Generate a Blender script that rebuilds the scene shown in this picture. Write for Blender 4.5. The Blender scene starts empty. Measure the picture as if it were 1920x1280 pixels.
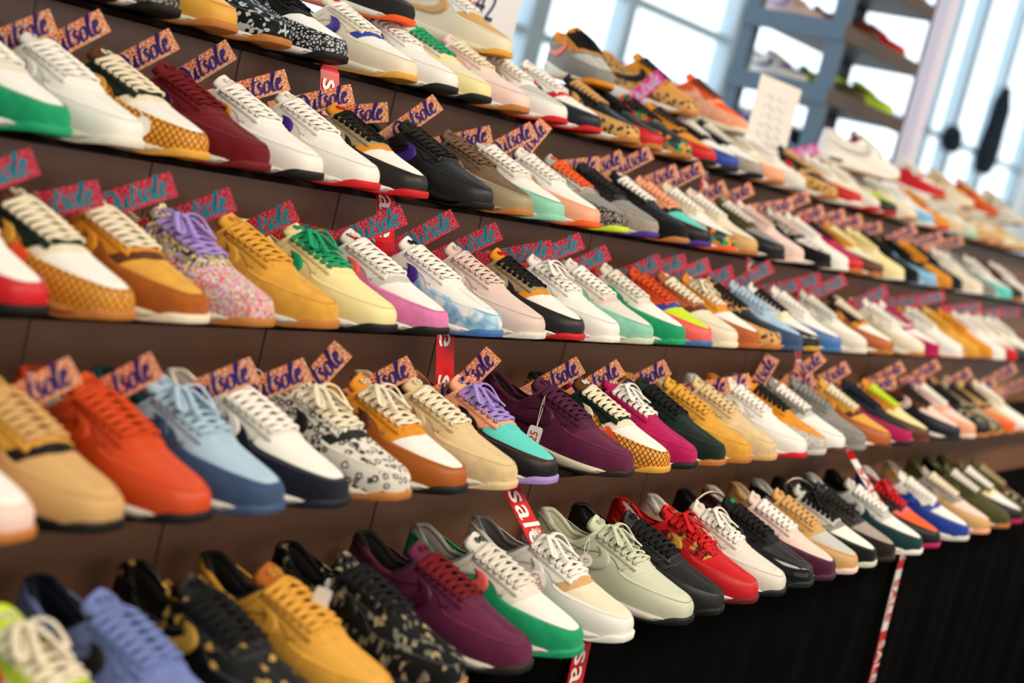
import bpy, math, random
import numpy as np
from mathutils import Vector, Matrix
random.seed(7)
SC = bpy.context.scene
C = SC.collection
PI = math.pi

# ------------------------------------------------------------------ camera
F_PX = 2700.0
EYE = 1.45
VPX, VPY, ROLL = 2800.0, 716.0, math.radians(14.0)
_a, _b = VPX - 960.0, 640.0 - VPY
rX = np.array([_a, _b, -F_PX]); rX /= np.linalg.norm(rX)
_p = math.atan((_a*math.sin(ROLL) + _b*math.cos(ROLL))/F_PX)
rZ = np.array([math.sin(ROLL)*math.cos(_p), math.cos(ROLL)*math.cos(_p), math.sin(_p)])
rY = np.cross(rZ, rX)
cam_d = bpy.data.cameras.new('camera'); cam = bpy.data.objects.new('camera', cam_d); C.objects.link(cam)
M3 = Matrix((rX, rY, rZ))
cam.matrix_world = Matrix.Translation((0, 0, EYE)) @ M3.to_4x4()
cam_d.sensor_width = 36; cam_d.lens = F_PX/1920*36
cam_d.clip_start = .05; cam_d.clip_end = 200
cam_d.dof.use_dof = True; cam_d.dof.focus_distance = 2.42; cam_d.dof.aperture_fstop = 2.25
cam_d.dof.aperture_blades = 9
SC.camera = cam

# ------------------------------------------------------------------ world, lights, exposure
w = bpy.data.worlds.new('world'); SC.world = w; w.use_nodes = True
bg = w.node_tree.nodes['Background']; bg.inputs[0].default_value = (.80, .91, 1.0, 1); bg.inputs[1].default_value = 2.2
SC.view_settings.view_transform = 'Standard'; SC.view_settings.look = 'None'
SC.view_settings.gamma = 1; SC.view_settings.use_curve_mapping = False
SC.view_settings.exposure = 0.0

def area_light(name, loc, size, power, col, rot=(0, 0, 0)):
    l = bpy.data.lights.new(name, 'AREA'); l.shape = 'RECTANGLE'; l.size, l.size_y = size
    l.energy = power; l.color = col
    o = bpy.data.objects.new(name, l); C.objects.link(o); o.location = loc; o.rotation_euler = rot
    return o
for _x in (1.2, 4.4, 7.6):
    area_light('ceiling_lamp_light', (_x, -1.0, 3.5), (2.6, .7), 80 if _x < 7 else 45, (1, .84, .66), (math.radians(28), 0, 0))
# added fill from behind the camera, brightens the panels under the shelves
area_light('front_fill_light', (2.6, -4.7, 2.0), (9.0, 2.6), 72, (1, .95, .88), (math.radians(90), 0, 0))

# ------------------------------------------------------------------ pixel <-> world
def ray(px, py):
    d = np.array([px-960.0, 640.0-py, -F_PX])
    return np.array([d@rX, d@rY, d@rZ])
def atY(px, py, Y):
    d = ray(px, py); return Vector((d[0]*Y/d[1], Y, EYE + d[2]*Y/d[1]))
def atZc(px, py, z):
    d = ray(px, py)*z/F_PX; return Vector((d[0], d[1], EYE + d[2]))
def proj(p):
    v = M3.transposed() @ (Vector(p) - Vector((0, 0, EYE)))
    return 960 + F_PX*v.x/-v.z, 640 - F_PX*v.y/-v.z, -v.z

# ------------------------------------------------------------------ tiers of the display
H1, HS, DS, D1 = .040, .184, .1855, 1.668
ROW_D = {k: D1-(k-1)*DS for k in range(1, 6)}
ROW_Z = {k: EYE+H1-(k-1)*HS for k in range(1, 6)}
def row_x(k, px):
    lo, hi = -3.0, 30.0
    for _ in range(50):
        m = (lo+hi)/2
        q = proj((m, ROW_D[k], ROW_Z[k]))
        if q[2] < .1 or q[0] < px: lo = m
        else: hi = m
    return lo

# ------------------------------------------------------------------ materials
def lin(h):
    h = h.lstrip('#'); o = []
    for i in (0, 2, 4):
        c = int(h[i:i+2], 16)/255
        o.append(c/12.92 if c <= .04045 else ((c+.055)/1.055)**2.4)
    return (*o, 1)
COL = dict(white='f0ebe2', cream='e8dcc0', offw='dfd9cb', black='070708', char='1d1b19', grey='8a8782', lgrey='c2c2ba',
 red='c8121a', dred='6a0611', maroon='491231', plum='5f1a3d', magenta='b00c55', orange='ef5a1a', rust='cf4715', amber='dd8f20',
 wheat='dda23c', tan='d0a468', beige='dcc192', brown='5a3018', cognac='a9591a', green='169c68', dgreen='0a2016', mint='8fcdb2',
 teal='10393c', aqua='5fcfc4', blue='3d70ad', lblue='a9c4d6', navy='101626', royal='23409f', peri='7080b8', purple='46288a',
 lilac='a78ed2', pink='e07db2', peach='f4a985', pinkb='dcc4ba', yellow='efe0a0', lime='c6e02c', olive='4a4823', gum='b87432',
 pist='cdd0b6', taupe='a1968a', dbrown='20130f', coral='f2605c', lpink='f0cfc4', dblue='3a5273', sky='7fb8dc', gold='c79a3c',
 khaki='a08f6c', silver='b9bcc0', paper='f4f2ee', copper='b5602c', umber='6e5640')
_m = {}
def principled(name):
    m = bpy.data.materials.new(name); m.use_nodes = True
    return m, m.node_tree, m.node_tree.nodes['Principled BSDF']
def ramp(nt, fac, stops, const=True):
    r = nt.nodes.new('ShaderNodeValToRGB'); r.color_ramp.interpolation = 'CONSTANT' if const else 'LINEAR'
    e = r.color_ramp.elements
    e[0].position, e[0].color = stops[0]; e[1].position, e[1].color = stops[1]
    for p, c in stops[2:]:
        k = e.new(p); k.color = c
    nt.links.new(fac, r.inputs[0]); return r.outputs[0]
def coords(nt, scale=(1, 1, 1), rot=(0, 0, 0)):
    t = nt.nodes.new('ShaderNodeTexCoord'); mp = nt.nodes.new('ShaderNodeMapping')
    mp.inputs['Scale'].default_value = scale; mp.inputs['Rotation'].default_value = rot
    nt.links.new(t.outputs['Object'], mp.inputs[0]); return mp.outputs[0]
def noise(nt, vec, scale, detail=2, dist=0):
    n = nt.nodes.new('ShaderNodeTexNoise'); n.inputs['Scale'].default_value = scale
    n.inputs['Detail'].default_value = detail; n.inputs['Distortion'].default_value = dist
    nt.links.new(vec, n.inputs['Vector']); return n
def voro(nt, vec, scale, feat='F1'):
    n = nt.nodes.new('ShaderNodeTexVoronoi'); n.feature = feat; n.inputs['Scale'].default_value = scale
    nt.links.new(vec, n.inputs['Vector']); return n
def bump(nt, b, h, strength, dist=.001):
    k = nt.nodes.new('ShaderNodeBump'); k.inputs['Strength'].default_value = strength
    k.inputs['Distance'].default_value = dist
    nt.links.new(h, k.inputs['Height']); nt.links.new(k.outputs[0], b.inputs['Normal'])

def surf(colname, fin='leather'):
    """colour or pattern name + finish -> cached material"""
    key = (colname, fin)
    if key in _m: return _m[key]
    m, nt, b = principled(f'{colname} {fin}')
    _m[key] = m
    v = coords(nt)
    L = lambda c: lin(COL[c])
    src = None
    if colname == 'waffle':  # two-tone diagonal lattice
        sx_ = nt.nodes.new('ShaderNodeSeparateXYZ'); nt.links.new(v, sx_.inputs[0])
        def mth(op, a, b_=None, c_=None):
            q = nt.nodes.new('ShaderNodeMath'); q.operation = op
            for i_, x_ in enumerate((a, b_, c_)):
                if x_ is None: continue
                if isinstance(x_, (int, float)): q.inputs[i_].default_value = x_
                else: nt.links.new(x_, q.inputs[i_])
            return q.outputs[0]
        A_ = mth('MULTIPLY', mth('ADD', sx_.outputs[0], mth('MULTIPLY', mth('ABSOLUTE', sx_.outputs[1]), -.9)), 265); B_ = mth('MULTIPLY', sx_.outputs[2], 265)
        g_ = mth('MINIMUM', mth('ABSOLUTE', mth('SINE', mth('ADD', A_, B_))), mth('ABSOLUTE', mth('SINE', mth('SUBTRACT', A_, B_))))
        src = ramp(nt, g_, [(0, lin('6a2c0c')), (.34, lin('eca22e'))]); bump(nt, b, g_, .6, .001)
    elif colname == 'elephant' or colname == 'elephantw':
        n = noise(nt, v, 40, 3, .5)
        ad = nt.nodes.new('ShaderNodeMixRGB'); ad.inputs[0].default_value = .012
        nt.links.new(v, ad.inputs[1]); nt.links.new(n.outputs['Color'], ad.inputs[2])
        k = voro(nt, ad.outputs[0], 150, 'DISTANCE_TO_EDGE')
        base = L('silver') if colname == 'elephantw' else lin('9b9184')
        src = ramp(nt, k.outputs[0], [(0, L('black')), (.14, base)])
    elif colname in ('leopard', 'leopgrey'):
        k = voro(nt, v, 85); n = noise(nt, v, 110)
        ad = nt.nodes.new('ShaderNodeMath'); ad.operation = 'MULTIPLY_ADD'
        nt.links.new(n.outputs['Fac'], ad.inputs[0]); ad.inputs[1].default_value = .5; nt.links.new(k.outputs[0], ad.inputs[2])
        a, bb, c = (lin('8a5a26'), L('black'), lin('d9a45c')) if colname == 'leopard' else (L('offw'), lin('2b2730'), L('offw'))
        src = ramp(nt, ad.outputs[0], [(0, a), (.5, bb), (.68, c)])
    elif colname in ('marble', 'denimmix'):
        n = noise(nt, v, 28, 5, 1.2)
        src = ramp(nt, n.outputs['Fac'], [(.36, L('white')), (.5, lin('9cc8e0')), (.66, lin('5c9ac4'))], False)
    elif colname in ('speckle', 'flecks', 'camo', 'brocade', 'floral', 'tweed', 'speckgrey', 'goldflk', 'hairy', 'bandana'):
        k = voro(nt, coords(nt, (1, 1, .5)) if colname in ('flecks', 'hairy') else v, {'speckle': 420, 'flecks': 150, 'camo': 70, 'brocade': 110, 'floral': 90, 'tweed': 300, 'speckgrey': 500, 'goldflk': 120, 'hairy': 260, 'bandana': 160}[colname])
        sep = nt.nodes.new('ShaderNodeSeparateColor'); nt.links.new(k.outputs['Color'], sep.inputs[0])
        P = {'speckle': [(0, L('pinkb')), (.3, L('coral')), (.45, L('lilac')), (.6, L('khaki')), (.75, L('offw')), (.9, L('rust'))],
             'hairy': [(0, L('khaki')), (.3, L('char')), (.45, L('yellow')), (.7, L('taupe')), (.85, L('lilac'))],
             'flecks': [(0, L('black')), (.72, lin('6f6c5e')), (.84, L('black')), (.92, L('khaki'))],
             'camo': [(0, L('olive')), (.35, L('dgreen')), (.6, L('khaki')), (.8, L('black'))],
             'brocade': [(0, L('red')), (.55, L('dred')), (.78, L('gold')), (.86, L('red'))],
             'floral': [(0, L('teal')), (.25, L('red')), (.45, L('black')), (.65, L('green')), (.85, L('amber'))],
             'tweed': [(0, L('white')), (.45, L('black')), (.8, L('pinkb'))],
             'speckgrey': [(0, L('lgrey')), (.5, L('grey')), (.8, L('offw'))],
             'goldflk': [(0, L('black')), (.8, L('dbrown')), (.93, L('gold'))],
             'bandana': [(0, L('black')), (.5, L('char')), (.66, L('silver')), (.82, L('black')), (.93, L('lblue'))]}[colname]
        src = ramp(nt, sep.outputs[0], P)
    if src: nt.links.new(src, b.inputs['Base Color'])
    else:
        c = L(colname)
        if fin == 'suede':
            n = noise(nt, v, 45, 4, .6)
            d = tuple(x*.87 for x in c[:3])+(1,); e = tuple(min(1, x*1.06+.002) for x in c[:3])+(1,)
            nt.links.new(ramp(nt, n.outputs['Fac'], [(.35, d), (.65, e)], False), b.inputs['Base Color'])
        else: b.inputs['Base Color'].default_value = c
    R = {'leather': .42, 'suede': .95, 'patent': .1, 'mesh': .8, 'foam': .55, 'rubber': .6, 'cloth': .9, 'plastic': .35}[fin]
    b.inputs['Roughness'].default_value = R
    if fin != 'patent': b.inputs['Specular IOR Level'].default_value = .3
    if fin == 'suede':
        b.inputs['Sheen Weight'].default_value = .06
    if not colname == 'waffle':
        if fin == 'suede': bump(nt, b, noise(nt, v, 900, 3).outputs['Fac'], .35, .0006)
        elif fin == 'leather': bump(nt, b, noise(nt, v, 350, 3).outputs['Fac'], .18, .0005)
        elif fin == 'mesh': bump(nt, b, voro(nt, v, 520).outputs[0], .5, .0008)
        elif fin == 'cloth': bump(nt, b, noise(nt, v, 1200, 2).outputs['Fac'], .3, .0006)
    return m

# ------------------------------------------------------------------ mesh helpers
def mesh(name, verts, faces, smooth=True, mat=None):
    me = bpy.data.meshes.new(name); me.from_pydata([tuple(v) for v in verts], [], faces)
    me.validate(); me.update()
    if smooth: me.polygons.foreach_set('use_smooth', [True]*len(me.polygons))
    if mat: me.materials.append(mat)
    return me
def link(name, me, parent=None, loc=(0, 0, 0), mat=None):
    o = bpy.data.objects.new(name, me); C.objects.link(o); o.location = loc
    if parent: o.parent = parent
    if mat:
        if len(me.materials) == 0: me.materials.append(None)
        o.material_slots[0].link = 'OBJECT'; o.material_slots[0].material = mat
    return o
def empty(name, label, cat, loc=(0, 0, 0), rz=0, group=None):
    o = bpy.data.objects.new(name, None); C.objects.link(o); o.location = loc; o.rotation_euler = (0, 0, rz)
    o.empty_display_size = .03
    return tag(o, label, cat, group)
def tag(o, label, cat, group=None):
    o['label'] = label; o['category'] = cat
    if group: o['group'] = group
    return o
class MB:
    def __init__(s): s.v = []; s.f = []
    def add(s, v, f):
        n = len(s.v); s.v += [Vector(p) for p in v]; s.f += [tuple(i+n for i in q) for q in f]
    def grid(s, G, flip=False, close_i=False):
        n, k = len(G), len(G[0]); v = [p for r in G for p in r]; f = []
        for i in range(n if close_i else n-1):
            for j in range(k-1):
                a, b, c, d = i*k+j, ((i+1) % n)*k+j, ((i+1) % n)*k+j+1, i*k+j+1
                f.append((a, d, c, b) if flip else (a, b, c, d))
        s.add(v, f)
    def box(s, lo, hi):
        x0, y0, z0 = lo; x1, y1, z1 = hi
        s.add([(x0, y0, z0), (x1, y0, z0), (x1, y1, z0), (x0, y1, z0), (x0, y0, z1), (x1, y0, z1), (x1, y1, z1), (x0, y1, z1)],
              [(0, 3, 2, 1), (4, 5, 6, 7), (0, 1, 5, 4), (1, 2, 6, 5), (2, 3, 7, 6), (3, 0, 4, 7)])
    def tube(s, pts, rw, rt=None, seg=8, ups=None, cap=True, closed=False):
        """elliptic tube: half width rw across, half thickness rt along 'up'"""
        rt = rt or rw; pts = [Vector(p) for p in pts]; rings = []
        for i, p in enumerate(pts):
            if closed: t = pts[(i+1) % len(pts)]-pts[i-1]
            else: t = pts[min(i+1, len(pts)-1)]-pts[max(i-1, 0)]
            t.normalize(); up = Vector(ups[i]) if ups else Vector((0, 0, 1))
            if abs(t.dot(up)) > .95: up = Vector((1, 0, .2))
            side = t.cross(up).normalized(); up = side.cross(t).normalized()
            a = rw[i] if hasattr(rw, '__len__') else rw; b = rt[i] if hasattr(rt, '__len__') else rt
            rings.append([p+side*math.cos(2*PI*k/seg)*a+up*math.sin(2*PI*k/seg)*b for k in range(seg)])
        n0 = len(s.v); n = len(rings)
        s.v += [q for r in rings for q in r]
        for i in range(n if closed else n-1):
            for k in range(seg):
                a = n0+i*seg+k; b = n0+i*seg+(k+1) % seg; c = n0+((i+1) % n)*seg+(k+1) % seg; d = n0+((i+1) % n)*seg+k
                s.f.append((a, b, c, d))
        if cap and not closed:
            s.f.append(tuple(n0+k for k in range(seg))[::-1]); s.f.append(tuple(n0+(n-1)*seg+k for k in range(seg)))
    def weld(s, d=1e-5):
        import bmesh
        bm = bmesh.new(); vs = [bm.verts.new(p) for p in s.v]
        for f in s.f:
            try: bm.faces.new([vs[i] for i in f])
            except ValueError: pass
        bmesh.ops.remove_doubles(bm, verts=bm.verts, dist=d)
        bmesh.ops.recalc_face_normals(bm, faces=bm.faces)
        return bm
    def me(s, name, smooth=True, mat=None, weld=True):
        if weld:
            bm = s.weld(); m = bpy.data.meshes.new(name); bm.to_mesh(m); bm.free()
            if smooth: m.polygons.foreach_set('use_smooth', [True]*len(m.polygons))
            if mat: m.materials.append(mat)
            return m
        return mesh(name, s.v, s.f, smooth, mat)
def crom(P, n):
    """Catmull-Rom through points P, n samples per span"""
    P = [np.array(p, float) for p in P]; Q = [2*P[0]-P[1]]+P+[2*P[-1]-P[-2]]; out = []
    for i in range(1, len(Q)-2):
        for k in range(n):
            t = k/n; a, b, c, d = Q[i-1:i+3]
            out.append(.5*((2*b)+(-a+c)*t+(2*a-5*b+4*c-d)*t*t+(-a+3*b-3*c+d)*t**3))
    out.append(P[-1]); return out

# ------------------------------------------------------------------ the sneaker (x forward from heel 0 to toe .295, y left, z up)
LEN = .295
def T(tab, x): return float(np.interp(x, [p[0] for p in tab], [p[1] for p in tab]))
def smooth_tab(tab, n=160, k=7):
    xs = np.linspace(tab[0][0], tab[-1][0], n); ys = np.interp(xs, [p[0] for p in tab], [p[1] for p in tab])
    pad = np.r_[[ys[0]]*k, ys, [ys[-1]]*k]; ys = np.convolve(pad, np.ones(2*k+1)/(2*k+1), 'valid')
    return list(zip(xs, ys))
HALFW = smooth_tab([(0, .040), (.05, .0385), (.10, .040), (.15, .044), (.20, .0515), (.24, .054), (.295, .054)])
YC = smooth_tab([(0, 0), (.10, -.003), (.18, -.001), (.25, .003), (.295, .006)])
ZSP = smooth_tab([(0, .128), (.095, .126), (.118, .118), (.14, .108), (.17, .094), (.20, .079), (.225, .068), (.245, .061), (.268, .053)], k=4)
ZB = smooth_tab([(0, .038), (.06, .035), (.12, .028), (.18, .021), (.235, .0175), (.265, .017), (.295, .021)])
SPRING = smooth_tab([(0, .003), (.03, 0), (.20, 0), (.25, .003), (.295, .0125)], k=4)
COLLAR = smooth_tab([(0, .106), (.012, .108), (.03, .098), (.055, .079), (.082, .077), (.102, .090), (.12, .108)], k=4)
AM = smooth_tab([(0, .50), (.03, .46), (.07, .34), (.11, .36), (.14, .50), (.158, .56), (.172, .52), (.182, .40), (.20, .40), (.24, .47), (.275, .52), (.295, .54)], k=3)
E1 = [(0, .45), (.10, .5), (.16, .62), (.22, .74), (.295, .72)]
def phi_of(x): return math.acos(max(-1, min(1, 2*x/LEN-1)))
def X_of(phi): return LEN/2*(1+math.cos(phi))
def base_pt(phi, off=0):
    x = X_of(phi); s = math.sin(phi)
    y = math.copysign(abs(s)**(.74-.13*max(0, min(1, (x-.12)/.1))), s)*(T(HALFW, x)+off) + T(YC, x)
    return x+off*math.cos(phi), y
def P(phi, a):
    x = X_of(phi); al = a*PI/2
    bx, by = base_pt(phi); sx = .026+(.266-.026)*(1+math.cos(phi))/2; sy = T(YC, x)
    e = T(E1, x); c = max(0, math.cos(al))**e; s = math.sin(al)**.85
    c *= 1+.04*math.sin(min(a/.62, 1)*PI)*min(1, max(0, (x-.15)/.06))
    zb, zs = T(ZB, x), T(ZSP, sx)
    return Vector((sx+(bx-sx)*c, sy+(by-sy)*c, zb+(zs-zb)*s))
def N(phi, a):
    h = 1e-3; a = min(a, .992); a = max(a, .03)
    n = (P(phi+h, a)-P(phi-h, a)).cross(P(phi, a+h)-P(phi, a-h))
    if n.length < 1e-12: return Vector((0, 0, 1))
    n.normalize()
    c = Vector((X_of(phi)*.9+.015, 0, .03))
    if n.dot(P(phi, a)-c) < 0: n = -n
    return n
def S(phi, a, off): return P(phi, a)+N(phi, a)*off
def a_of_z(x, z):
    sx = .026+.24*(x/LEN); f = (z-T(ZB, x))/(T(ZSP, sx)-T(ZB, x))
    return 2/PI*math.asin(max(0, min(1, f))**(1/.85))
def a_top(x):
    if x < .118: return min(a_of_z(x, T(COLLAR, x)), .74)
    return .74+(x-.118)/.08*.05
def panel(mb, f_start, f_end, alo, ahi, off, nphi, na, sides=(1, -1), rim=True):
    """f_start(a01)/f_end(a01): x range per row fraction; alo/ahi(x): a range"""
    for s in sides:
        G = []
        for i in range(nphi+1):
            row = []
            for j in range(na+1):
                fj = j/na
                p0, p1 = phi_of(f_start(fj)), phi_of(f_end(fj))
                ph = p0+(p1-p0)*i/nphi; x = X_of(ph)
                a = alo(x)+(ahi(x)-alo(x))*fj
                row.append((s*ph, a))
            G.append(row)
        def pos(i, j, o): return S(G[i][j][0], G[i][j][1], o)
        Q = [[pos(i, j, off) for j in range(na+1)] for i in range(nphi+1)]
        mb.grid(Q)
        if rim:
            for idx in ([(i, 0) for i in range(nphi+1)], [(i, na) for i in range(nphi+1)], [(0, j) for j in range(na+1)], [(nphi, j) for j in range(na+1)]):
                if G[idx[0][0]][idx[0][1]][1] > .995 and G[idx[-1][0]][idx[-1][1]][1] > .995: continue
                mb.grid([[Q[i][j], pos(i, j, off-.0022)] for i, j in idx])
SH = {}
def build_shoe_meshes():
    # mudguard: closed band around the shoe
    m = MB(); n = 110; rings = []
    for i in range(n):
        ph = -PI+2*PI*i/n+1e-4; x = X_of(ph); am = T(AM, x)
        r = [S(ph, am*j/6, .0022 if 0 < j < 6 else .0022) for j in range(7)]
        r.append(S(ph, am, -.0003)); rings.append(r)
    m.grid(rings, close_i=True); SH['mudguard'] = m.me('mudguard')
    m = MB(); panel(m, lambda f: LEN, lambda f: .19, lambda x: T(AM, x)-.06, lambda x: 1, .0004, 26, 10, rim=False)
    SH['toe_box'] = m.me('toe_box')
    ff = [(0, .176), (.35, .192), (.65, .210), (1, .2145)]
    m = MB(); fl = lambda x: T(AM, x)-.05
    # quarter sides up to the throat edge, then the bridge in front of the laces
    panel(m, lambda f: T([(0, .178), (.5, .195), (1, .2105)], f), lambda f: 0, fl, a_top, .0024, 46, 10)
    panel(m, lambda f: T([(0, .2105), (1, .2145)], f), lambda f: .197, lambda x: .76, lambda x: 1, .0024, 5, 5)
    SH['quarter'] = m.me('quarter')
    m = MB(); panel(m, lambda f: T([(0, .198), (.5, .220), (1, .233)], f), lambda f: .185, lambda x: T(AM, x)-.05, lambda x: 1, .0015, 9, 12)
    SH['vamp_overlay'] = m.me('vamp_overlay')
    m = MB(); panel(m, lambda f: .052-.012*f, lambda f: 0, lambda x: T(AM, x)-.02, lambda x: a_top(x)*.86, .0036, 14, 5)
    SH['heel_counter'] = m.me('heel_counter')
    # eyestay: strip beside the laces
    m = MB(); panel(m, lambda f: .207, lambda f: .121, lambda x: .585, lambda x: a_top(x), .0036, 22, 4)
    SH['eyestay'] = m.me('eyestay')
    # swoosh on both flanks
    lo = [(.132, .0905), (.150, .086), (.161, .074), (.153, .061), (.134, .0535), (.106, .0525), (.070, .057), (.036, .068), (.014, .078)]
    up = [(.132, .0905), (.138, .084), (.139, .077), (.132, .071), (.120, .067), (.098, .064), (.066, .065), (.034, .072), (.014, .078)]
    lo, up = crom(lo, 5), crom(up, 5); m = MB()
    for s in (1, -1):
        G = [[S(s*phi_of(l[0]+(u[0]-l[0])*k/3), a_of_z(l[0]+(u[0]-l[0])*k/3, l[1]+(u[1]-l[1])*k/3), .0046) for k in range(4)] for l, u in zip(lo, up)]
        m.grid(G)
        for k in (0, 3): m.grid([[g[k], g[k]-N(s*phi_of(.1), .5)*.002] for g in G])
    SH['side_stripe'] = m.me('side_stripe')
    # midsole
    m = MB(); n = 120; R = []
    for i in range(n):
        ph = -PI+2*PI*i/n; x = X_of(ph); sp = T(SPRING, x); zb = T(ZB, x)
        tk = 1-.6*max(0, min(1, (x-.25)/.02))
        prof = [(-.010, .004+sp), (.001, .004+sp), (.0035*tk, .008+sp), (.0052*tk, (zb+sp)*.5+.004), (.0048*tk, zb-.003), (.0036*tk, zb+.001), (.001, zb+.002), (-.012, zb+.001)]
        R.append([Vector((*base_pt(ph, o), z)) for o, z in prof])
    m.grid(R, close_i=True)
    m.add([r[-1] for r in R], [tuple(range(n))]); SH['midsole'] = m.me('midsole')
    # outsole with tread notches and toe bumper
    m = MB(); n = 200; R = []
    for i in range(n):
        ph = -PI+2*PI*i/n; x = X_of(ph); sp = T(SPRING, x); zb = T(ZB, x)
        tooth = -.0007 if (i % 7 == 0) else 0
        climb = max(0, min(1, (x-.250)/.034)); climb = climb*climb*(3-2*climb)
        zt = .0040+sp+(zb+.0035-.0040-sp)*climb; o = .0056+.0008*climb+tooth
        prof = [(-.012, sp), (.001, sp), (o-.0006, .0012+sp), (o, .0025+sp), (o, (zt+.0025+sp)/2), (o-.0004, zt-.0008), (o-.004, zt)]
        R.append([Vector((*base_pt(ph, a), z)) for a, z in prof])
    m.grid(R, close_i=True); m.add([r[0] for r in R], [tuple(range(n))[::-1]]); SH['outsole'] = m.me('outsole')
    # air window in the heel of the midsole
    m = MB()
    for s in (1, -1):
        G = []
        for i in range(15):
            x = .030+.048*i/14; hh = .0065*max(0, 1-abs(2*i/14-1)**4)**.5+.0002
            G.append([Vector((*base_pt(s*phi_of(x), .0062-.0008*abs(k-2)), .0215+hh*(k-2)/2)) for k in range(5)])
        m.grid(G)
    SH['air_window'] = m.me('air_window')
    # padded collar rim, lining and insole
    m = MB(); ks = []
    n = 54; ph0 = phi_of(.119)
    for i in range(n+1):
        ph = ph0+(2*PI-2*ph0)*i/n
        if ph > PI: ph -= 2*PI
        x = X_of(ph); ks.append((ph, a_top(x)))
    rim = [S(ph, a, -.0022)+Vector((0, 0, .0005)) for ph, a in ks]
    m.tube(rim, .0046, .0046, seg=10); SH['collar'] = m.me('collar')
    m = MB(); G = []
    for (ph, a), r in zip(ks, rim):
        G.append([S(ph, a, -.004), S(ph, a*.85, -.009), S(ph, a*.6, -.008), S(ph, a*.3, -.006), S(ph, .08, -.006)])
    m.grid(G)
    m.add([g[-1] for g in G], [tuple(range(len(G)))]); SH['lining'] = m.me('lining')
    # tongue
    m = MB(); top = []; bot = []
    prof = [(.204, .0785, .016), (.185, .0875, .019), (.165, .097, .021), (.145, .1065, .023), (.130, .1135, .025), (.118, .119, .027), (.110, .1225, .0275), (.105, .126, .0265), (.102, .129, .022), (.101, .1305, .013)]
    prof = crom(prof, 3)
    for x, z, hw in prof:
        row = []; rb = []
        for j in range(11):
            t = -1+2*j/10; cz = z-.0075*t*t-.0025*t**4
            row.append(Vector((x, T(YC, x)+hw*t, cz))); rb.append(Vector((x-.0045, T(YC, x)+hw*t*.96, cz-.005)))
        top.append(row); bot.append(rb)
    m.grid(top); m.grid(bot, flip=True)
    m.grid([[a, b] for a, b in zip(top[-1], bot[-1])])
    m.grid([[r[0], q[0]] for r, q in zip(top, bot)]); m.grid([[r[-1], q[-1]] for r, q in zip(top, bot)])
    SH['tongue'] = m.me('tongue')
    # little label with two round eyelets on top of the tongue
    m = MB()
    for s in (1, -1):
        c = Vector((.1125, T(YC, .1)+s*.0065, .1225)); ax1 = Vector((0, 1, 0)); ax2 = Vector((-.9, 0, .44))
        m.tube([c+ax1*math.cos(k*PI/8)*.0042+ax2*math.sin(k*PI/8)*.0042 for k in range(16)], .0013, .0013, seg=6, closed=True)
    SH['tongue_eyelets'] = m.me('tongue_eyelets')
    # laces
    eyes = []
    for i in range(7):
        x = .123+i*.0122
        eyes.append([S(s*phi_of(x+.004), .70+.01*i, .0045) for s in (1, -1)])
    m = MB()
    def strand(a, b, lift):
        mid = (a+b)/2; mid.z = max(mid.z, (T(ZSP, mid.x)+.0045))+lift
        da = Vector((0, math.copysign(.004, a.y-b.y), -.0005)); db = -da
        K = crom([a+da*.4-Vector((0, 0, .004)), a+da+Vector((0, 0, .0005)), a*.72+mid*.28+Vector((0, 0, .0022)), mid, b*.72+mid*.28+Vector((0, 0, .0022)), b+db+Vector((0, 0, .0005)), b+db*.4-Vector((0, 0, .004))], 4)
        m.tube(K, .0044, .0018, seg=8)
    for i in range(6):
        strand(eyes[i][0], eyes[i+1][1], .001); strand(eyes[i][1], eyes[i+1][0], .003)
    strand(eyes[6][0], eyes[6][1], -.0005); strand(eyes[0][0], eyes[0][1], .0035)
    SH['lace'] = m.me('lace')
    m = MB()
    for i in range(7):
        for k, s in ((0, 1), (1, -1)):
            x = .123+i*.0122; c = S(s*phi_of(x+.004), .655+.01*i, .0041); nn = N(s*phi_of(x+.004), .66)
            t1 = nn.cross(Vector((0, 0, 1))).normalized(); t2 = nn.cross(t1)
            m.add([c+t1*math.cos(q*PI/4)*.0019+t2*math.sin(q*PI/4)*.0019 for q in range(8)]+[c+nn*.0004], [(q, (q+1) % 8, 8) for q in range(8)])
    SH['eyelet_holes'] = m.me('eyelet_holes')
    # bow
    m = MB(); k0 = (eyes[0][0]+eyes[0][1])/2+Vector((.010, 0, .011)); k0.y = T(YC, .12)
    for s in (1, -1):
        m.tube(crom([k0, k0+Vector((.000, s*.012, .007)), k0+Vector((.010, s*.026, .004)), k0+Vector((.026, s*.033, -.014)), k0+Vector((.024, s*.022, -.012)), k0+Vector((.006, s*.008, 0))], 6), .0044, .0016)
        m.tube(crom([k0, k0+Vector((.012, s*.006, .002)), k0+Vector((.030, s*.014, -.008)), k0+Vector((.046, s*.020, -.017))], 6), .0042, .0015)
    m.tube([k0+Vector((0, -.006, 0)), k0+Vector((0, 0, .003)), k0+Vector((0, .006, 0))], .0055, .004)
    SH['lace_bow'] = m.me('lace_bow')
    m = MB()
    def stitch(f, n, off):
        for i in range(0, n):
            a, b = f((i+.15)/n), f((i+.8)/n); m.tube([S(a[0], a[1], off), S(b[0], b[1], off)], .00042, seg=4)
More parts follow.
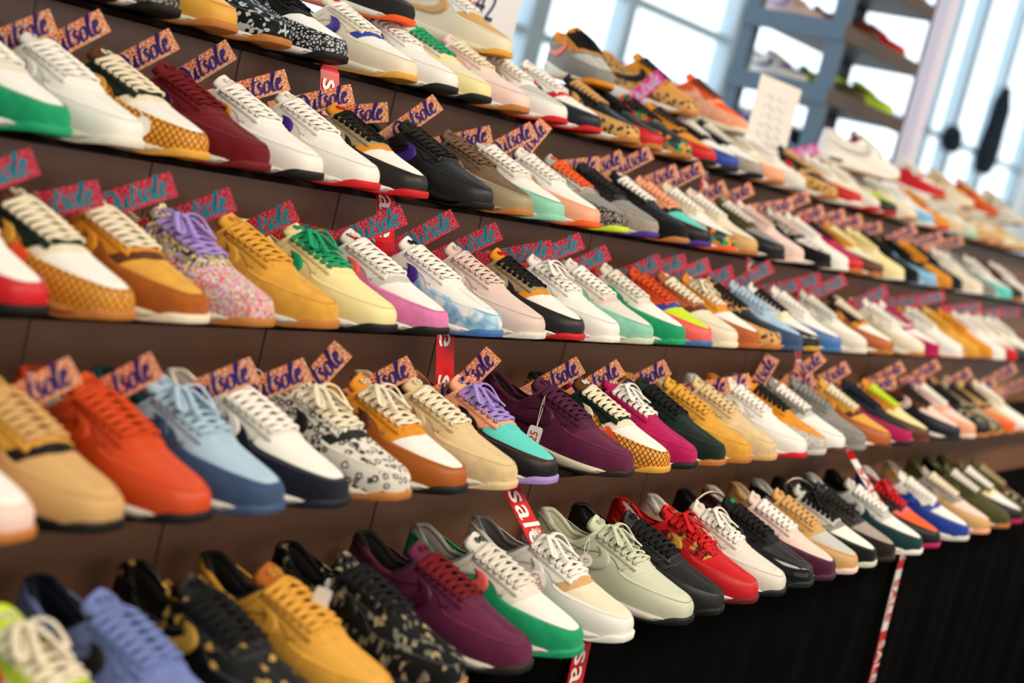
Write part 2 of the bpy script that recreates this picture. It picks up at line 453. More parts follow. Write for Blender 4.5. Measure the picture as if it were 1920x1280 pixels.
    for s in (1, -1):
        stitch(lambda t: (s*(1e-3+t*(phi_of(.045)-1e-3)), T(AM, X_of(s*(1e-3+t*(phi_of(.045)-1e-3))))-.055), 110, .0024)
        stitch(lambda t: (s*phi_of(T([(0, .186), (.3, .200), (.6, .2085), (1, .2095)], t)-.004), .50+.48*t), 16, .0026)
        stitch(lambda t: (s*phi_of(.204-.078*t), .56), 34, .0026)
        stitch(lambda t: (s*phi_of(.118-.085*t), a_of_z(.118-.085*t, T(COLLAR, .118-.085*t)-.012-.004*t)), 34, .0028)
    SH['stitching'] = m.me('stitching', weld=False)
build_shoe_meshes()

FIN = {'s': 'suede', 'l': 'leather', 'm': 'mesh', 'p': 'patent', 'c': 'cloth'}
STITCH = dict(white='lgrey', cream='beige', offw='grey', pist='olive', maroon='plum', plum='maroon', char='black', black='char', wheat='cognac', amber='cognac', beige='tan', pinkb='taupe', dred='maroon', rust='red', dgreen='black', magenta='dred', lblue='dblue', khaki='brown', yellow='tan', tan='cognac', peach='rust', peri='dblue', green='teal', grey='char', brown='dbrown', red='dred')
def shoe(loc, fwd_yaw, label, spec, group, fin='lll', bow=False, lining=None, eyes=None, pitch=0, scale=1, tongue=None, simple=False):
    """spec: mudguard toebox vamp quarter lace midsole outsole stripe ; toe tip placed at loc; fin: mudguard, toe box, quarter"""
    c = spec.split()
    Mg, Tb, V, Q, La, Ms, Os, W = c
    rz = -PI/2+fwd_yaw
    root = empty('sneaker', label, 'sneaker', rz=rz, group=group)
    root.rotation_euler = (0, pitch, rz); root.scale = (scale,)*3
    R = root.rotation_euler.to_matrix()
    root.location = Vector(loc)-R @ Vector((LEN*scale, 0, 0))
    fM, fT, fQ = (FIN[k] for k in fin)
    G = tongue or Q; LI = lining or ('char' if Q in ('black', 'char', 'dgreen', 'maroon', 'navy', 'dred', 'brown', 'flecks', 'goldflk') else 'lgrey')
    part = [('midsole', Ms, 'foam'), ('outsole', Os, 'rubber'), ('mudguard', Mg, fM), ('toe_box', Tb, fT), ('vamp_overlay', V, fQ),
            ('quarter', Q, fQ), ('eyestay', Q, fQ), ('heel_counter', Mg, fM), ('side_stripe', W, 'leather'), ('collar', LI if lining else Q, fQ), ('lining', LI, 'cloth'),
            ('tongue', G, fQ), ('lace', La, 'cloth'), ('air_window', 'char' if Ms != 'char' else 'grey', 'patent')]
    if not simple:
        part += [('tongue_eyelets', eyes or La, 'plastic'), ('stitching', STITCH.get(Q, 'grey'), 'cloth')]
        if La in (Q,) or bow or eyes: part.append(('eyelet_holes', 'black', 'rubber'))
        if bow: part.append(('lace_bow', La, 'cloth'))
    for nm, col, fn in part:
        link(nm, SH[nm], root, mat=surf(col, fn))
    return root
# ------------------------------------------------------------------ sneaker rows: toe pixel, spec, finish, name, look, options
R1 = 'sneakers on the top shelf'; R2 = 'sneakers on the second shelf'; R3 = 'sneakers on the middle shelf'
R4 = 'sneakers on the fourth shelf'; R5 = 'sneakers on the bottom shelf'
ROWTXT = {1: 'top shelf', 2: 'second shelf', 3: 'middle shelf', 4: 'fourth shelf', 5: 'bottom shelf'}
ROWS = {
1: [(118, 'char char black black black white black black', 'lll', 'black leather sneaker', 'mostly cropped, leftmost', {}),
 (206, 'orange offw offw orange offw white black orange', 'lml', 'orange toed sneaker', 'with black sole', {}),
 (352, 'elephant offw lgrey elephant offw white black char', 'lml', 'grey crackle toed sneaker', 'with thick black outsole', {}),
 (440, 'wheat wheat orange wheat offw cream gum orange', 'lll', 'amber and orange sneaker', 'with gum outsole', {}),
 (548, 'bandana bandana black bandana black white gum green', 'cml', 'black bandana print sneaker', 'with gum outsole', {}),
 (652, 'elephantw white black black black white black black', 'lls', 'black sneaker with crackle toe', 'and white toe box', {}),
 (787, 'cream white royal cream white cream wheat purple', 'lml', 'cream and purple sneaker', 'with gum toe bumper', {'eyes': 'red'}),
 (872, 'white white white white white white black purple', 'lll', 'white sneaker with purple lining', 'and black outsole', {'lining': 'purple'}),
 (912, 'yellow cream yellow cream green cream black green', 'lll', 'cream sneaker with green laces', 'and black outsole', {}),
 (993, 'lpink lpink cream lpink cream white gum peach', 'lll', 'pale peach sneaker', 'with gum outsole', {'lining': 'white'}),
 (1063, 'white lgrey white offw white white red grey', 'lml', 'white sneaker with red outsole', 'and mesh toe', {}),
 (1127, 'navy white red white white white red red', 'lml', 'white sneaker with navy toe', 'and red outsole', {'lining': 'red'}),
 (1200, 'leopard black black black tan white gum leopard', 'lll', 'leopard toed sneaker', 'with tan laces', {}),
 (1240, 'red black navy black black offw gum navy', 'lll', 'black sneaker with red toe', 'behind the leopard one', {}),
 (1297, 'floral char teal floral black offw gum red', 'lll', 'teal floral sneaker', 'with beige outsole', {}),
 (1342, 'red amber char amber char white black amber', 'lll', 'red toed amber sneaker', 'with black outsole', {}),
 (1382, 'royal white black black white white char white', 'lll', 'black sneaker with blue toe', 'and white laces', {}),
 (1428, 'taupe white white black offw white black white', 'lll', 'taupe toed white sneaker', 'with black outsole', {}),
 (1470, 'peach cream white cream offw white gum orange', 'lll', 'peach toed cream sneaker', 'far right half', {}),
 (1510, 'offw white offw white white white lgrey sky', 'lll', 'white sneaker with sky stripe', 'blurred in distance', {}),
 (1568, 'leopard char tan char tan white gum red', 'lll', 'leopard toed charcoal sneaker', 'blurred in distance', {}),
 (1615, 'red cream white cream white white white gold', 'lll', 'cream sneaker with red toe', 'blurred in distance', {}),
 (1648, 'offw cream white cream white white red cream', 'lll', 'ivory sneaker, thin red outsole', 'blurred in distance', {}),
 (1681, 'char lime white white white white red char', 'lll', 'white sneaker with lime toe box', 'blurred in distance', {}),
 (1716, 'cream cream cream cream offw white gum brown', 'lll', 'cream sneaker with brown stripe', 'blurred in distance', {}),
 (1748, 'sky white white white white white white sky', 'lll', 'white sneaker with sky toe', 'blurred in distance', {}),
 (1778, 'amber amber red amber amber white red red', 'lll', 'amber sneaker with red vamp', 'blurred in distance', {}),
 (1805, 'beige offw taupe offw white white lgrey lgrey', 'lll', 'ivory sneaker with beige toe', 'blurred in distance', {}),
 (1830, 'pist white pist offw white white mint green', 'lll', 'white sneaker with sage toe', 'blurred in distance', {}),
 (1856, 'tan beige umber beige cream white gum tan', 'lll', 'cream and tan sneaker', 'blurred in distance', {}),
 (1880, 'tan cream tan cream offw white gum brown', 'lll', 'tan toed cream sneaker', 'blurred in distance', {}),
 (1902, 'cream tan beige cream offw white gum umber', 'lll', 'cream sneaker with tan toe box', 'blurred in distance', {}),
 (1922, 'beige beige beige beige offw white gum brown', 'lll', 'beige sneaker', 'last at the right edge', {}),
],
2: [(-60, 'offw white white white white white lgrey orange', 'lml', 'white sneaker, cropped', 'at the left edge', {}),
 (145, 'green white offw offw white white green green', 'sml', 'white sneaker with green toe', 'leftmost, green outsole', {}),
 (272, 'white white white white white offw offw white', 'lll', 'all white sneaker', 'with off-white sole', {}),
 (408, 'waffle white cream dgreen cream cream wheat wheat', 'lls', 'green sneaker with waffle toe', 'and cream laces', {'tongue': 'brown'}),
 (508, 'dred dred dred dred dred offw dred maroon', 'sss', 'dark red suede sneaker', 'red outsole', {}),
 (607, 'white white white white white white black gold', 'lll', 'white sneaker with gold stripe', 'and black toe bumper', {}),
 (714, 'white white white white white white red purple', 'lll', 'white sneaker with purple stripe', 'and red outsole', {'tongue': 'white'}),
 (802, 'char white amber khaki black white red khaki', 'lml', 'tan sneaker with black toe', 'black laces, red outsole', {'tongue': 'amber', 'eyes': 'red'}),
 (928, 'char char black char char black black purple', 'lll', 'charcoal leather sneaker', 'with black sole', {}),
 (1000, 'khaki umber umber umber umber khaki gum dbrown', 'lss', 'brown sneaker with tan toe', 'and brown laces', {}),
 (1060, 'mint white offw offw white white mint white', 'lml', 'white sneaker with mint toe', 'and mint outsole', {}),
 (1125, 'peach white white white white white orange white', 'lml', 'white sneaker with peach toe', 'orange toe bumper', {}),
 (1180, 'elephant grey taupe speckgrey orange taupe lime taupe', 'lll', 'grey crackle sneaker', 'with orange laces', {}),
 (1237, 'taupe grey char char char offw purple char', 'sll', 'charcoal sneaker with taupe toe', 'and purple outsole', {}),
 (1290, 'black black black black white black gum black', 'sll', 'black sneaker with white laces', 'gum outsole', {}),
 (1334, 'black aqua black peach peach white purple purple', 'lll', 'peach sneaker with aqua toe box', 'and black toe', {}),
 (1378, 'floral white white cream white white orange orange', 'lll', 'white sneaker with floral toe', 'and orange outsole', {}),
 (1418, 'tan cream cream cream white white gum tan', 'lll', 'cream sneaker with tan toe', 'white laces', {}),
 (1470, 'black grey olive olive offw offw black black', 'lls', 'olive sneaker with black toe', 'and pale laces', {}),
 (1505, 'lpink lpink lpink lpink pinkb white lpink pinkb', 'sss', 'pale pink sneaker', 'pink outsole', {}),
 (1556, 'black tweed black tweed pinkb white black black', 'cmm', 'tweed sneaker with black toe', 'pink laces', {}),
 (1590, 'white white white white white white white silver', 'lll', 'plain white sneaker', 'behind the tweed one', {}),
 (1617, 'red magenta red magenta char white gum amber', 'lll', 'magenta sneaker', 'with red toe', {}),
 (1655, 'brown cream yellow amber yellow white gum brown', 'lll', 'amber sneaker with brown toe', 'cream toe box', {}),
 (1692, 'yellow yellow cream yellow yellow offw cream gold', 'lll', 'pale yellow sneaker', 'in the blurred half', {}),
 (1722, 'black black black black black black black magenta', 'sss', 'all black sneaker', 'in the blurred half', {}),
 (1755, 'sky black black black black white sky sky', 'lss', 'black sneaker with sky toe', 'in the blurred half', {}),
 (1782, 'amber amber navy amber amber white gum navy', 'sss', 'amber suede sneaker', 'in the blurred half', {}),
 (1802, 'navy navy navy navy navy white navy white', 'sss', 'navy suede sneaker', 'in the blurred half', {}),
 (1838, 'cream offw cream white white white white cream', 'lll', 'off-white sneaker', 'in the blurred half', {}),
 (1862, 'grey grey grey lgrey grey white grey white', 'sml', 'grey sneaker', 'in the blurred half', {}),
 (1893, 'aqua white white white white white aqua white', 'lml', 'white sneaker with aqua toe', 'in the blurred half', {}),
 (1915, 'black brown black brown brown white gum tan', 'lsl', 'brown sneaker with black toe', 'near the right edge', {}),
 (1938, 'white white white white white white white red', 'lml', 'white sneaker with red stripe', 'at the right edge', {}),
],
3: [(100, 'red white white offw white white black red', 'lml', 'white sneaker with red toe', 'leftmost, black toe bumper', {}),
 (258, 'waffle white cream dgreen cream gum gum wheat', 'lls', 'green sneaker with waffle toe', 'and cream laces', {'tongue': 'brown'}),
 (397, 'cognac wheat brown amber cream cream cream amber', 'sss', 'amber suede sneaker', 'with brown toe, cream laces', {}),
 (515, 'speckle speckle hairy hairy lilac offw gum khaki', 'ccc', 'shaggy speckled sneaker', 'with lilac laces', {'bow': 1}),
 (643, 'wheat wheat wheat wheat wheat offw gum wheat', 'sss', 'wheat nubuck sneaker', 'with wheat laces', {}),
 (747, 'yellow yellow yellow yellow green white black green', 'lml', 'pale yellow sneaker', 'with green bow laces', {'bow': 1}),
 (840, 'pink white lgrey offw white white black coral', 'sml', 'white sneaker with pink toe', 'and black outsole', {}),
 (942, 'marble white white white white white blue purple', 'lpl', 'white patent sneaker', 'with marbled blue toe', {'eyes': 'black'}),
 (1022, 'pinkb pinkb pinkb pinkb pinkb offw offw pinkb', 'lml', 'pinkish beige sneaker', 'with perforated toe', {}),
 (1102, 'char white amber khaki black white red khaki', 'lms', 'tan sneaker with charcoal toe', 'black laces, red outsole', {'tongue': 'amber', 'eyes': 'red'}),
 (1157, 'white white white white white white white white', 'lll', 'all white sneaker', 'with tied white laces', {'bow': 1}),
 (1222, 'mint offw pinkb offw white offw pist offw', 'sml', 'beige sneaker with mint toe', 'and sage outsole', {}),
 (1298, 'green white offw offw offw white green green', 'sml', 'off-white sneaker with green toe', 'and green outsole', {}),
 (1330, 'coral lime royal rust rust sky blue royal', 'lml', 'multicolour sneaker', 'with coral toe', {}),
 (1385, 'cream cream brown copper cream offw cream brown', 'lll', 'copper sneaker with cream toe', 'white laces', {}),
 (1432, 'copper white amber amber cream white copper amber', 'sml', 'amber sneaker with copper toe', 'white toe box', {'bow': 1}),
 (1458, 'leopard black black leopard black white gum gold', 'lll', 'black and leopard sneaker', 'blurred right half', {}),
 (1497, 'dblue lblue lblue lblue lblue white dblue dblue', 'sss', 'light blue suede sneaker', 'blue toe', {}),
 (1537, 'black white yellow white black white gold black', 'plm', 'black and yellow sneaker', 'blurred right half', {}),
 (1577, 'blue white white white white white blue orange', 'lml', 'white sneaker with blue toe', 'blurred right half', {}),
 (1625, 'offw white offw lgrey offw white offw offw', 'lll', 'pale off-white sneaker', 'blurred right half', {}),
 (1673, 'copper white amber dbrown cream white gum amber', 'lml', 'brown sneaker with copper toe', 'cream laces', {}),
 (1729, 'cream white offw white white white gum cream', 'lml', 'cream toed white sneaker', 'blurred right half', {}),
 (1757, 'magenta white magenta white magenta white magenta magenta', 'sml', 'white sneaker with magenta toe', 'blurred right half', {}),
 (1803, 'white white white white offw white lpink white', 'lll', 'white sneaker, pink outsole', 'blurred right half', {}),
 (1832, 'wheat wheat wheat wheat wheat cream gum amber', 'sss', 'wheat suede sneaker', 'blurred right half', {}),
 (1860, 'amber amber amber amber amber cream gum amber', 'sss', 'amber yellow sneaker', 'blurred right half', {}),
 (1882, 'white white white white white white white orange', 'lml', 'white sneaker, orange stripe', 'blurred right half', {}),
 (1903, 'red white white white white white red lpink', 'lml', 'white sneaker with scarlet toe', 'blurred right half', {}),
 (1924, 'teal cream white cream white white char lime', 'lml', 'cream sneaker with teal toe', 'at the right edge', {}),
 (1944, 'white white white offw white white white coral', 'lml', 'white sneaker, coral stripe', 'at the right edge', {}),
],
4: [(82, 'lpink white peach cream cream white gum peach', 'lll', 'white and peach sneaker', 'leftmost, gum outsole', {}),
 (238, 'tan tan black wheat tan black black black', 'lls', 'tan sneaker with black band', 'and black sole', {}),
 (403, 'rust rust rust rust rust offw black rust', 'lls', 'rust orange sneaker', 'with white midsole', {}),
 (545, 'dblue lblue lblue lblue lblue offw dblue dblue', 'sms', 'light blue suede sneaker', 'with blue toe', {'bow': 1, 'lining': 'teal'}),
 (657, 'navy white white offw white white navy white', 'sml', 'white sneaker with navy toe', 'and coral tongue', {'tongue': 'coral'}),
 (775, 'leopgrey leopgrey char leopgrey cream cream gum char', 'cms', 'cream and grey spotted sneaker', 'with cream laces', {'bow': 1}),
 (880, 'cognac white amber amber cream offw black brown', 'lls', 'amber sneaker with brown toe', 'and white toe box', {'bow': 1}),
 (972, 'beige beige beige beige cream offw beige beige', 'sls', 'beige sand sneaker', 'with cream laces', {}),
 (1050, 'black aqua aqua peach lilac white lilac black', 'lms', 'peach and aqua sneaker', 'with lilac bow laces', {'bow': 1}),
 (1187, 'plum plum maroon maroon maroon cream dbrown maroon', 'sss', 'maroon suede sneaker', 'with cream midsole', {}),
 (1258, 'waffle white cream dgreen cream gum wheat cream', 'lls', 'green sneaker with waffle toe', 'and cream laces', {'tongue': 'brown', 'eyes': 'white'}),
 (1310, 'magenta magenta magenta magenta white white black gold', 'sss', 'magenta suede sneaker', 'with white laces', {'bow': 1}),
 (1363, 'dgreen dgreen dgreen dgreen black white gum dgreen', 'sss', 'dark green sneaker', 'with gum outsole', {}),
 (1407, 'wheat wheat wheat wheat wheat cream gum wheat', 'sss', 'wheat yellow sneaker', 'with wheat laces', {}),
 (1452, 'beige beige beige beige beige offw tan beige', 'sss', 'pale sand sneaker', 'right of the wheat one', {}),
 (1508, 'white white white white white white red white', 'lll', 'white sneaker with red outsole', 'and white laces', {}),
 (1550, 'speckgrey amber amber amber black white lgrey amber', 'lss', 'amber sneaker with speckled toe', 'and black laces', {}),
 (1583, 'white white lgrey grey white white brown grey', 'lml', 'grey and white sneaker', 'with brown outsole', {}),
 (1623, 'grey grey grey grey grey offw grey char', 'sss', 'grey suede sneaker', 'right half', {}),
 (1667, 'copper wheat brown wheat cream white brown amber', 'lls', 'wheat sneaker with copper toe', 'cream laces', {}),
 (1706, 'magenta char navy navy navy offw black black', 'mmm', 'navy sneaker with crimson toe', 'dark laces', {}),
 (1740, 'brown yellow yellow amber lime cream brown red', 'lll', 'yellow and amber sneaker', 'with brown toe', {}),
 (1797, 'navy lpink lpink brown char white navy lpink', 'lml', 'pink sneaker with navy toe', 'blurred right half', {}),
 (1828, 'peach lpink peach lpink white white lpink peach', 'sml', 'peach pink sneaker', 'blurred right half', {}),
 (1850, 'black camo black black black white gum olive', 'lll', 'black camouflage sneaker', 'blurred right half', {}),
 (1876, 'camo khaki camo khaki black white gum khaki', 'lll', 'khaki camouflage sneaker', 'black laces', {}),
 (1902, 'orange tan brown tan black white gum brown', 'lll', 'tan sneaker with orange toe', 'near the right edge', {}),
 (1927, 'white white cream cream white white gum tan', 'lll', 'cream sneaker with white toe', 'at the right edge', {}),
],
5: [(285, 'white white char lime cream white char red', 'lml', 'lime and cream sneaker', 'with lime collar, leftmost', {'lining': 'lime', 'bow': 1, 'tongue': 'lime'}),
 (455, 'peri peri peri peri peri offw navy char', 'sss', 'periwinkle blue sneaker', 'with navy collar', {'lining': 'navy'}),
 (610, 'goldflk goldflk black goldflk black black black gold', 'lll', 'black sneaker with gold flecks', 'with dark laces', {}),
 (742, 'wheat wheat wheat wheat wheat offw gum wheat', 'sls', 'wheat yellow sneaker', 'with cognac tongue', {'tongue': 'cognac', 'lining': 'char'}),
 (878, 'flecks flecks flecks flecks black black gum black', 'ccc', 'black sneaker flecked grey', 'all over', {}),
 (1000, 'plum plum plum plum dred offw dbrown maroon', 'sss', 'plum suede sneaker', 'with dark red laces', {'lining': 'char'}),
 (1097, 'green white offw offw offw offw green coral', 'sml', 'white sneaker with green toe', 'and coral stripe', {'eyes': 'teal', 'lining': 'grey'}),
 (1188, 'white cream tan white white white white white', 'lml', 'white and tan sneaker', 'with bow and white sole', {'tongue': 'taupe', 'eyes': 'white', 'lining': 'grey', 'bow': 1}),
 (1300, 'pist pist pist pist pist offw black pist', 'lll', 'pale pistachio leather sneaker', 'with printed laces', {'lining': 'pist', 'bow': 1}),
 (1355, 'char char black char black black black black', 'lsl', 'charcoal sneaker with black sole', 'left of red brocade', {}),
 (1422, 'red red brocade brocade red offw dred gold', 'lsc', 'red brocade sneaker', 'with red bow laces', {'bow': 1}),
 (1472, 'offw offw offw offw white white black offw', 'lll', 'ivory leather sneaker', 'with black toe bumper', {'bow': 1}),
 (1530, 'black char black black black black dgreen black', 'plm', 'black sneaker with glossy toe', 'and dark green outsole', {'tongue': 'black', 'eyes': 'green'}),
 (1563, 'maroon lpink lpink lpink white white maroon lpink', 'sml', 'pale pink sneaker', 'with dark purple toe', {}),
 (1605, 'tan lgrey tan tan tan white lpink tan', 'lms', 'tan sneaker, pale grey toe box', 'and tan laces', {}),
 (1642, 'black white grey lgrey black white pist grey', 'sml', 'grey sneaker with black toe', 'and black laces', {'bow': 1}),
 (1678, 'dbrown taupe char char char offw dbrown char', 'sml', 'charcoal sneaker, taupe toe box', 'and brown toe', {}),
 (1726, 'teal white lgrey lgrey white white white lgrey', 'sml', 'pale grey sneaker with teal toe', 'and white laces', {}),
 (1762, 'black orange coral black red offw magenta red', 'lll', 'black and coral sneaker', 'with red laces', {'bow': 1}),
 (1812, 'royal white royal white white white offw royal', 'sml', 'white sneaker with royal toe', 'and royal stripe', {'tongue': 'white'}),
 (1852, 'tan lpink taupe taupe cream white peach taupe', 'lms', 'taupe sneaker with tan toe', 'blurred right end', {}),
 (1888, 'olive olive olive olive offw white gum olive', 'sss', 'olive suede sneaker', 'blurred right end', {}),
 (1914, 'black white yellow olive white white magenta yellow', 'lml', 'white toe box, yellow vamp sneaker', 'blurred right end', {}),
 (1938, 'olive camo brown olive khaki offw brown orange', 'sss', 'olive and brown sneaker', 'at the right edge', {}),
]}
GRP = {1: R1, 2: R2, 3: R3, 4: R4, 5: R5}
YAW = math.radians(9)
PLACED = {k: [] for k in ROWS}
for k, lst in ROWS.items():
    xs = [row_x(k, s[0]) - .040 for s in lst]
    gap = .116
    for _ in range(200):
        for i in range(len(xs)-1):
            d = xs[i+1]-xs[i]
            if d < gap: xs[i] -= (gap-d)/2; xs[i+1] += (gap-d)/2
    for i, (s, x) in enumerate(zip(lst, xs)):
        if x > 9: continue
        px, spec, fin, nm, look, opt = s
        near = proj((x, ROW_D[k], ROW_Z[k]))[2]
        label = f'{nm} {look}, on the {ROWTXT[k]}'
        jit = random.uniform(-2.0, 2.0)
        r = shoe((x, ROW_D[k]-.004+random.uniform(-.003, .004), ROW_Z[k]), YAW+math.radians(jit), label, spec, GRP[k], fin, simple=near > 3.6, **opt)
        PLACED[k].append((x, r, nm))
# ------------------------------------------------------------------ stepped display rack
def simple(name, col, rough=.5, metal=0, nscale=0, var=.85, bumpy=0):
    m, nt, b = principled(name); c = lin(col) if isinstance(col, str) else col
    b.inputs['Base Color'].default_value = c; b.inputs['Roughness'].default_value = rough; b.inputs['Metallic'].default_value = metal
    if nscale:
        n = noise(nt, coords(nt), nscale, 4)
        nt.links.new(ramp(nt, n.outputs['Fac'], [(.3, tuple(x*var for x in c[:3])+(1,)), (.7, c)], False), b.inputs['Base Color'])
        if bumpy: bump(nt, b, n.outputs['Fac'], bumpy, .002)
    return m
M_PANEL = simple('brown laminate', '946a52', .33, 0, 3, .85)
M_SHELF = simple('dark brown board', '1c1310', .95, 0, 8, .8); M_SHELF.node_tree.nodes['Principled BSDF'].inputs['Specular IOR Level'].default_value = .1
M_BLACK = simple('black cloth', '030303', 1, 0, 300, .7, .3); M_BLACK.node_tree.nodes['Principled BSDF'].inputs['Specular IOR Level'].default_value = .05
def box_obj(name, lo, hi, mat, parent=None, bev=0):
    m = MB(); m.box(lo, hi); o = link(name, m.me(name, smooth=False, mat=mat, weld=False), parent)
    if bev:
        b = o.modifiers.new('bevel', 'BEVEL'); b.width = bev; b.segments = 2
    return o
XL, XR = -.6, 9.3
M_PANEL.node_tree.nodes['Principled BSDF'].inputs['Roughness'].default_value = .3
TIER = {1: 'top', 2: 'second', 3: 'middle', 4: 'fourth', 5: 'bottom'}
for k in range(1, 6):
    d, z = ROW_D[k], ROW_Z[k]
    sh = empty('display_shelf', f'long dark brown shelf board, {TIER[k]} of the five stepped shelves', 'shelf', (0, 0, 0), group=None)
    box_obj('board', (XL, d+.06, z-.008), (XR, d+.338, z), M_SHELF if k < 5 else M_BLACK, sh, .001)
    if k == 5:
        for x in (XL+.1, 2.0, 4.2, 6.4, XR-.15):
            for y in (d+.06, d+.28): box_obj('leg', (x, y, 0), (x+.05, y+.05, z-.008), M_SHELF, sh)
    if k > 1:
        bk = empty('display_backing', f'brown laminate backing panels behind the sneakers on the {ROWTXT[k]}', 'backing panel', (0, 0, 0))
        zt = ROW_Z[k-1]-.008
        xs = [XL]; x = XL+(.11*k % .41)+.05
        while x < XR: xs.append(x); x += .41
        xs.append(XR)
        for a, b in zip(xs, xs[1:]):
            if b-a > .02: box_obj('panel', (a+.0022, d+.322, z), (b-.0022, d+.334, zt), M_PANEL, bk, .0012)
m = MB(); G = []
nx = 700
for i in range(nx+1):
    x = XL+(XR-XL)*i/nx; row = []
    for j in range(9):
        z = (ROW_Z[5]-.001)*(1-j/8); f = .012*math.sin(x*19)+.007*math.sin(x*43+1.3)
        row.append((x, ROW_D[5]+.056-f*(j/8)**.6*.8-.01*(j/8), z))
    G.append(row)
m.grid(G)
sk = link('black_cloth', m.me('black_cloth', mat=M_BLACK)); tag(sk, 'black cloth hanging below the bottom shelf down to the floor', 'cloth')

# ------------------------------------------------------------------ barrier tapes over the steps
def text_mesh(txt, size, mat, name, spacing=1.0, extr=.0, bold=0.0):
    c = bpy.data.curves.new(name, 'FONT'); c.body = txt; c.size = size; c.align_x = 'CENTER'; c.align_y = 'CENTER'
    c.space_character = spacing; c.offset = bold; c.resolution_u = 4
    o = bpy.data.objects.new(name, c); C.objects.link(o)
    bpy.context.view_layer.update()
    me = bpy.data.meshes.new_from_object(o.evaluated_get(bpy.context.evaluated_depsgraph_get()))
    bpy.data.objects.remove(o); bpy.data.curves.remove(c)
    me.materials.clear(); me.materials.append(mat); me.name = name
    return me
M_TRED = simple('glossy red tape', 'd00a12', .22); M_TWHITE = simple('glossy white tape', 'f3efec', .25)
def tape(px5, width, label, seg_len, scale_txt):
    x5 = row_x(5, px5)
    pts = [Vector((x5, ROW_D[5]+.015, .05)), Vector((x5, ROW_D[5]+.044, ROW_Z[5]-.01)), Vector((x5, ROW_D[5]+.064, ROW_Z[5]+.003))]
    for k in (5, 4, 3, 2):
        d, z = ROW_D[k], ROW_Z[k]; d2, z2 = ROW_D[k-1], ROW_Z[k-1]
        pts += [Vector((x5, d+(.10 if k == 5 else .205), z+.004)), Vector((x5, d+(.125 if k == 5 else .222), z+(.075 if k == 5 else .11))), Vector((x5, d2+.055, z2-.006)), Vector((x5, d2+.064, z2+.003))]
    pts.append(Vector((x5, ROW_D[1]+.30, ROW_Z[1]+.003)))
    L = [0]
    for a, b in zip(pts, pts[1:]): L.append(L[-1]+(b-a).length)
    def at(s):
        s = max(0, min(L[-1]-1e-4, s)); i = max(j for j in range(len(L)) if L[j] <= s)
        i = min(i, len(pts)-2)
        return pts[i].lerp(pts[i+1], (s-L[i])/(L[i+1]-L[i])), (pts[i+1]-pts[i]).normalized()
    root = tag(link('barrier_tape', None) if False else bpy.data.objects.new('barrier_tape', None), label, 'tape')
    C.objects.link(root)
    s = 0; idx = 0
    def off(p, t, o): n = Vector((1, 0, 0)).cross(t).normalized(); n = n if n.y < 0 or (abs(n.y) < .3 and n.z > 0) else -n; return p+n*o
    while s < L[-1]:
        e = min(s+(seg_len if idx or scale_txt > 1 else .055), L[-1]); m = MB(); G = []
        ss = sorted({s+(e-s)*i/10 for i in range(11)} | {l for l in L if s < l < e})
        for q in ss:
            p, t = at(q); G.append([p+Vector((-width/2, 0, 0)), p+Vector((-width/4, 0, 0)), p, p+Vector((width/4, 0, 0)), p+Vector((width/2, 0, 0))])
        m.grid(G)
        m.grid([[off(p, at(q)[1], -.0004) for p in g] for g, q in zip(G, ss)])
        base_red = idx % 2 == 1 or scale_txt > 1
        link('tape_band', m.me('tape_band', smooth=False, mat=M_TRED if base_red else M_TWHITE, weld=False), root)
        if e-s > .1:
            me = text_mesh('sale' if scale_txt > 1 else 'SALE', width*1.05*(1.25 if scale_txt > 1 else 1.15), M_TWHITE if base_red else M_TRED, 'lettering', 1.05, bold=width*.012)
            # wrap: text x runs down the tape, text y across it
            for v in me.vertices:
                q = (s+e)/2-v.co.x; p, t = at(q); w_ = v.co
                v.co = off(p+Vector((w_.y, 0, 0)), t, .0016)
            link('lettering', me, root)
        s = e; idx += 1
tape(1142, .048, 'red sale tape with white letters crossing the shelves left of centre', .142, 2)
tape(1730, .040, 'red and white sale tape crossing the shelves near the right', .15, 1)

# printed words on the laces of the pistachio sneaker
pist = [r for x, r, nm in PLACED[5] if 'pistachio' in nm][0]
lace_ob = [c for c in pist.children if c.name.startswith('lace') and 'bow' not in c.name][0]
m = MB(); M_BINK = simple('black print', '101012', .6)
wt = text_mesh('JUST DO IT', .0062, M_BINK, 'words', 1.0, bold=.00012)
wv = [v.co.copy() for v in wt.vertices]; wf = [tuple(p_.vertices) for p_ in wt.polygons]
for i in range(6):
    for sgn in (1, -1):
        x = .129+i*.0122; a = Vector(S(-sgn*phi_of(x), .70+.01*i, .0045)); b = Vector(S(sgn*phi_of(x+.0122), .71+.01*i, .0045))
        mid = (a+b)/2; mid.z = max(mid.z, T(ZSP, mid.x)+.0045)+(.001 if sgn > 0 else .003)
        for base, nxt in ((a, mid),):
            ex = (nxt-base).normalized(); ex = ex if ex.y > 0 else -ex
            nn = Vector((.45, -.35, .82)); nn = (nn-ex*nn.dot(ex)).normalized(); ey = nn.cross(ex)
            c_ = base*.55+nxt*.45+Vector((0, 0, .0022)); c_ += nn*.0016
            m.add([c_+ex*(q.x*.55)+ey*q.y for q in wv], wf)
link('lettering', m.me('lettering', smooth=False, mat=M_BINK, weld=False), lace_ob)

